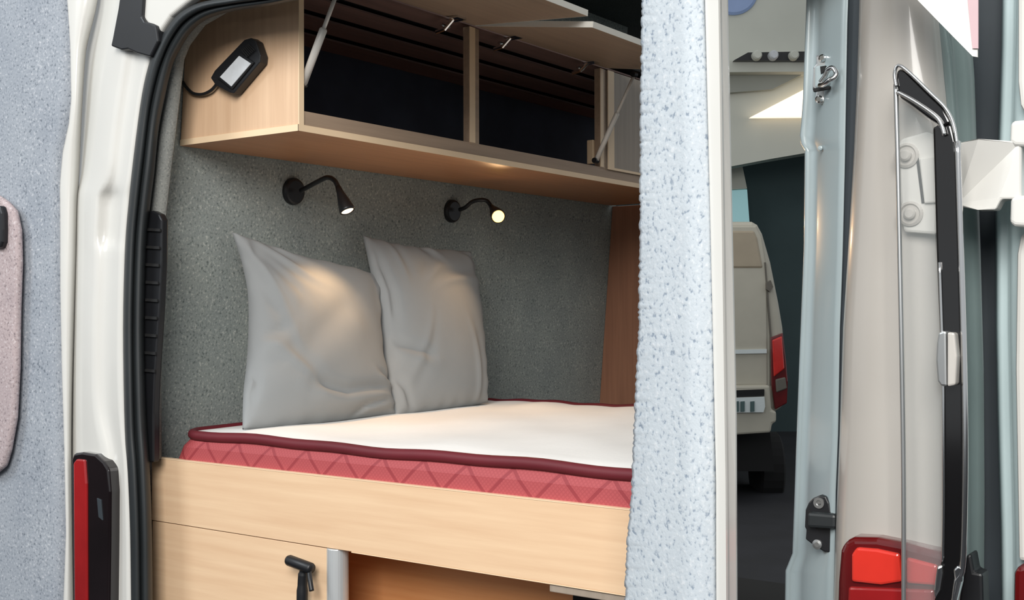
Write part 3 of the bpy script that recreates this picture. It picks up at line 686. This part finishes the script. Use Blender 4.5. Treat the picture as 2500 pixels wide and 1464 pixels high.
# right rear door, swung outwards
D0 = [(2448,-60),(2446,100),(2440,300),(2432,500),(2432,800),(2436,1000),(2444,1300),(2446,1520)]
rows = []
for y in YS:
    d = itp(D0, y)
    rows.append([aty(d, y, 1.905), aty(d+4, y, 1.88), aty(d+14, y, 1.862), aty(d+26, y, 1.866), aty(d+34, y, 1.85), aty(d+44, y, 1.825), aty(d+80, y, 1.815), aty(d+170, y, 1.80)])
bm = BM(); grid(bm, rows); rdr = obj('rear_door', bm, 'ice_paint', van, sm=True, solid=.002)
PR('door_panel', [(2484,-340),(2484,200),(2490,256),(2506,285),(2590,285),(2590,-340)], 1.80, .02, 'white', rdr, bevel=.006)
PR('door_panel', [(2486,1370),(2478,900),(2482,620),(2490,575),(2506,560),(2590,560),(2590,1370)], 1.80, .02, 'white', rdr, bevel=.006)
PR('reflector', [(2472,1530),(2474,1400),(2480,1384),(2500,1376),(2590,1374),(2590,1530)], 1.79, .03, 'lens_dark', rdr, bevel=.008)
# hinged glass sash standing in front of the pillar
yw = 1.715
ws = PR('window_frame', [(2276,310),(2286,305),(2300,306),(2322,300),(2334,345),(2340,600),(2350,900),(2353,1200),(2348,1380),(2332,1425),(2322,1540),(2270,1540),(2284,1430),(2296,1370),(2298,1200),(2296,900),(2284,600)], yw, .02, 'gloss_black', van, bevel=.004)
tag(ws, 'glossy black window frame with chrome edges')
bm = BM(); prism(bm, [aty(*p, yw-.002) for p in ((2186,205),(2188,176),(2196,166),(2212,172),(2262,222),(2304,262),(2322,300),(2300,310),(2270,292),(2230,262),(2196,238))], (0, .02, 0)); obj('frame_corner', bm, 'gloss_black', ws, bevel=.004)
bm = BM(); tube(bm, smooth([aty(2188,212,yw-.006), aty(2184,180,yw-.006), aty(2193,160,yw-.006), aty(2218,176,yw-.006), aty(2268,224,yw-.006), aty(2308,264,yw-.006), aty(2328,304,yw-.004), aty(2338,360,yw-.004)]), .0026, 8)
tube(bm, smooth([aty(2190,224,yw-.005), aty(2240,252,yw-.005), aty(2290,290,yw-.005), aty(2306,330,yw-.005)]), .003, 8)
obj('trim_strip', bm, 'chrome', ws, sm=True)
bm = BM(); tube(bm, smooth([aty(2187,205,yw), aty(2192,400,yw), aty(2197,650,yw), aty(2202,900,yw), aty(2206,1200,yw), aty(2206,1540,yw)]), .0034, 10); obj('frame_rod', bm, 'steel', ws, sm=True)
bm = BM(); tube(bm, smooth([aty(2338,345,yw-.004), aty(2346,600,yw-.004), aty(2352,800,yw-.004), aty(2356,1000,yw-.004), aty(2356,1200,yw-.004), aty(2350,1380,yw-.004), aty(2334,1425,yw-.004), aty(2322,1540,yw-.004)]), .0042, 10)
tube(bm, smooth([aty(2294,640,yw-.002), aty(2302,900,yw-.002), aty(2304,1200,yw-.002), aty(2302,1370,yw-.002)]), .0022, 8)
obj('trim_strip', bm, 'chrome', ws, sm=True)
bm = BM(); prism(bm, [aty(*p, yw+.008) for p in ((2190,235),(2276,300),(2284,600),(2298,900),(2298,1370),(2276,1540),(2208,1540),(2200,800))], (0, .004, 0)); obj('pane', bm, 'pane', ws)
bm = BM(); prism(bm, [aty(*p, yw-.014) for p in ((2286,838),(2290,812),(2302,808),(2310,808),(2312,944),(2296,942),(2288,930),(2284,880))], (0, .03, 0)); obj('clip', bm, 'steel', ws, bevel=.003)
bm = BM(); prism(bm, [aty(*p, yw-.018) for p in ((2312,810),(2330,812),(2336,870),(2332,940),(2312,944))], (0, .03, 0)); obj('clip', bm, 'white_grey', ws, bevel=.003)
PR('corner_bracket', [(2286,1384),(2300,1378),(2302,1400),(2296,1440),(2282,1464),(2278,1440)], yw-.008, .012, 'chrome', ws, bevel=.003)
PR('corner_bracket', [(2326,1390),(2338,1380),(2350,1384),(2348,1420),(2336,1470),(2322,1464),(2330,1420)], yw-.008, .012, 'chrome', ws, bevel=.003)
PR('corner_block', [(2352,1400),(2358,1356),(2370,1350),(2378,1396),(2398,1400),(2402,1540),(2330,1540),(2344,1440)], 1.80, .04, 'plastic', van, bevel=.005)
# sign corner hanging at the top right
sg = PR('hanging_sign', [(2040,-250),(2240,0),(2316,78),(2374,137),(2386,139),(2388,-250)], 1.63, .004, 'paper')
tag(sg, 'white sign with a slanted lower edge hanging above the black window frame', 'sign')
PR('sign_edge', [(2340,-250),(2364,20),(2370,80),(2374,118),(2388,118),(2388,-250)], 1.627, .003, 'pinkpaper', sg)
# ------------------------------------------------------------------ beyond the opening: the hall and another van
D = 10.0
bk = thing('parked_van', atd(1800, 1230, D), 'white parked van seen from behind through the gap right of the carpeted panel', 'van')
def FP(name, pix, d, thick, mat, parent, **k):
    bm = BM(); prism(bm, [atd(p[0], p[1], d) for p in pix], fwd*thick); return obj(name, bm, mat, parent, **k)
FP('body', [(1400,540),(1838,540),(1852,548),(1864,570),(1884,640),(1904,740),(1914,800),(1922,900),(1924,985),(1904,1000),(1888,1010),(1400,1010)], D, 3.6, 'far_white', bk, bevel=.06, segs=3)
FP('rear_window', [(1560,562),(1842,562),(1850,580),(1864,655),(1560,655)], D-.02, .04, 'far_tan', bk, bevel=.02)
FP('tailgate', [(1540,552),(1846,552),(1860,580),(1872,660),(1874,940),(1540,940)], D-.01, .03, 'far_white', bk, bevel=.01)
FP('trim_strip', [(1540,858),(1872,852),(1872,862),(1540,868)], D-.03, .03, 'plate', bk)
FP('panel_line', [(1866,640),(1870,640),(1884,818),(1884,940),(1880,940),(1880,820)], D-.02, .03, 'far_line', bk)
tlf = FP('tail_lamp', [(1882,824),(1912,812),(1920,880),(1924,930),(1922,984),(1892,1000),(1884,940)], D-.05, .12, 'lens_dark', bk, bevel=.01)
FP('lens', [(1886,830),(1910,820),(1916,900),(1890,920)], D-.07, .05, 'lens_red', tlf, bevel=.01)
FP('lens', [(1894,926),(1918,920),(1922,948),(1896,958)], D-.07, .05, 'far_line', tlf, bevel=.01)
FP('bumper', [(1400,948),(1880,940),(1884,1000),(1896,1004),(1896,1030),(1886,1034),(1882,1056),(1790,1062),(1400,1062)], D-.12, .3, 'far_white', bk, bevel=.02)
FP('step_recess', [(1560,962),(1866,950),(1866,966),(1560,978)], D-.14, .05, 'black', bk)
npl = FP('number_plate', [(1560,980),(1866,968),(1868,992),(1864,1006),(1560,1010)], D-.15, .03, 'plate', bk)
for q in (1794, 1808, 1832):
    FP('plate_mark', [(q,980),(q+10,979),(q+10,1004),(q,1005)], D-.16, .02, 'plate_ink', npl)
FP('underbody', [(1400,1060),(1880,1056),(1890,1150),(1400,1150)], D+.25, 2.6, 'black', bk)
for wx in (1862, 1440):
    bm = BM(); lathe(bm, atd(wx-20, 1140, D+.9), right, [(0, .30), (.02, .33), (.2, .33), (.22, .30)], 28); obj('wheel', bm, 'black', bk)
FP('door_hinge', [(1872,690),(1882,684),(1888,700),(1880,712),(1872,706)], D-.06, .05, 'far_line', bk)
# hall walls and ceiling
DW = 15.0
def HW(name, pix, d, t, mat, label):
    o = FP(name, pix, d, t, mat, None); tag(o, label, kind='structure'); return o
HW('wall_back', [(300,-400),(2900,-400),(2900,1200),(300,1200)], DW+1, .2, 'hallwall', 'dark blue-green hall wall behind the parked van')
HW('ceiling_hall', [(1000,-400),(2300,-400),(2300,330),(1962,374),(1880,388),(1785,406),(1000,520)], DW-.6, .4, 'soffit', 'grey sloping hall soffit')
HW('trim_1', [(1000,152),(2300,146),(2300,172),(1000,182)], DW-.9, .3, 'soffit', 'pale ledge along the hall soffit')
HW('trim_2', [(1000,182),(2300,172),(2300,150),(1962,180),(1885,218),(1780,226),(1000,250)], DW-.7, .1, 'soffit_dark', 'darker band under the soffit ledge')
bm = BM(); prism(bm, [atd(p[0], p[1], DW-.75) for p in ((1832,286),(2060,168),(2060,284))], fwd*.1)
tag(obj('roof_light', bm, 'lit_cream'), 'bright cream triangular roof light in the hall soffit', 'light')
tr_ = thing('ceiling_track', atd(1880, 138, DW-1.0), 'dark ceiling track with small spotlights under the grey hall ceiling', 'track light')
bm = BM(); prism(bm, [atd(p[0], p[1], DW-1.0) for p in ((1792,147),(1826,128),(2040,124),(2040,148))], fwd*.1); obj('track', bm, 'plastic', tr_)
for q in (1846, 1886, 1936):
    bm = BM(); lathe(bm, atd(q, 137, DW-1.0), -fwd, [(0, .06), (.08, .055), (.1, .04)], 16); obj('spotlight', bm, 'led' if q == 1886 else 'soffit', tr_)
HW('window_1', [(1700,470),(1824,462),(1830,545),(1840,640),(1700,640)], DW+.2, .1, 'lit_teal', 'teal lit hall window above the parked van')
HW('window_2', [(1700,405),(1812,402),(1824,460),(1700,468)], DW+.2, .1, 'soffit', 'pale panel above the teal window')
bm = BM(); lathe(bm, atd(1790, -22, DW-.6), -fwd, [(0, .30), (.03, .30), (.05, .27), (.055, .02)], 40)
tag(obj('round_sign', bm, 'sky_blue'), 'pale blue round sign at the top of the grey hall soffit', 'sign')
# ------------------------------------------------------------------ light
wd = bpy.data.worlds.new('world'); S.world = wd; wd.use_nodes = True
bg = wd.node_tree.nodes['Background']; bg.inputs[0].default_value = (.93, .97, 1, 1); bg.inputs[1].default_value = .45
def area(name, loc, target, size, energy, color=(1,1,1), sy=None):
    l = bpy.data.lights.new(name, 'AREA'); l.energy = energy; l.color = color; l.size = size
    if sy: l.shape = 'RECTANGLE'; l.size_y = sy
    o = bpy.data.objects.new(name, l); COL.objects.link(o); o.location = loc
    o.rotation_euler = (V(target)-V(loc)).to_track_quat('-Z', 'Y').to_euler(); return o
area('hall_light', (.6, -2.2, 3.9), (-1.8, 2.2, 1.4), 2.4, 250, (1, .97, .93), 2.4)
area('hall_light', (-4.2, -1.5, 4.2), (-1.8, 2.0, 1.4), 1.6, 70, (.9, .96, 1), 1.6)
area('hall_light', (-5.5, 7.0, 4.8), (-4.2, 9.0, 1.0), 2.0, 42, (1, .97, .92), 2.0)
vs = S.view_settings
S.display_settings.display_device = 'sRGB'
vs.view_transform = 'Standard'; vs.look = 'None'; vs.gamma = 1; vs.use_curve_mapping = False; vs.exposure = .25
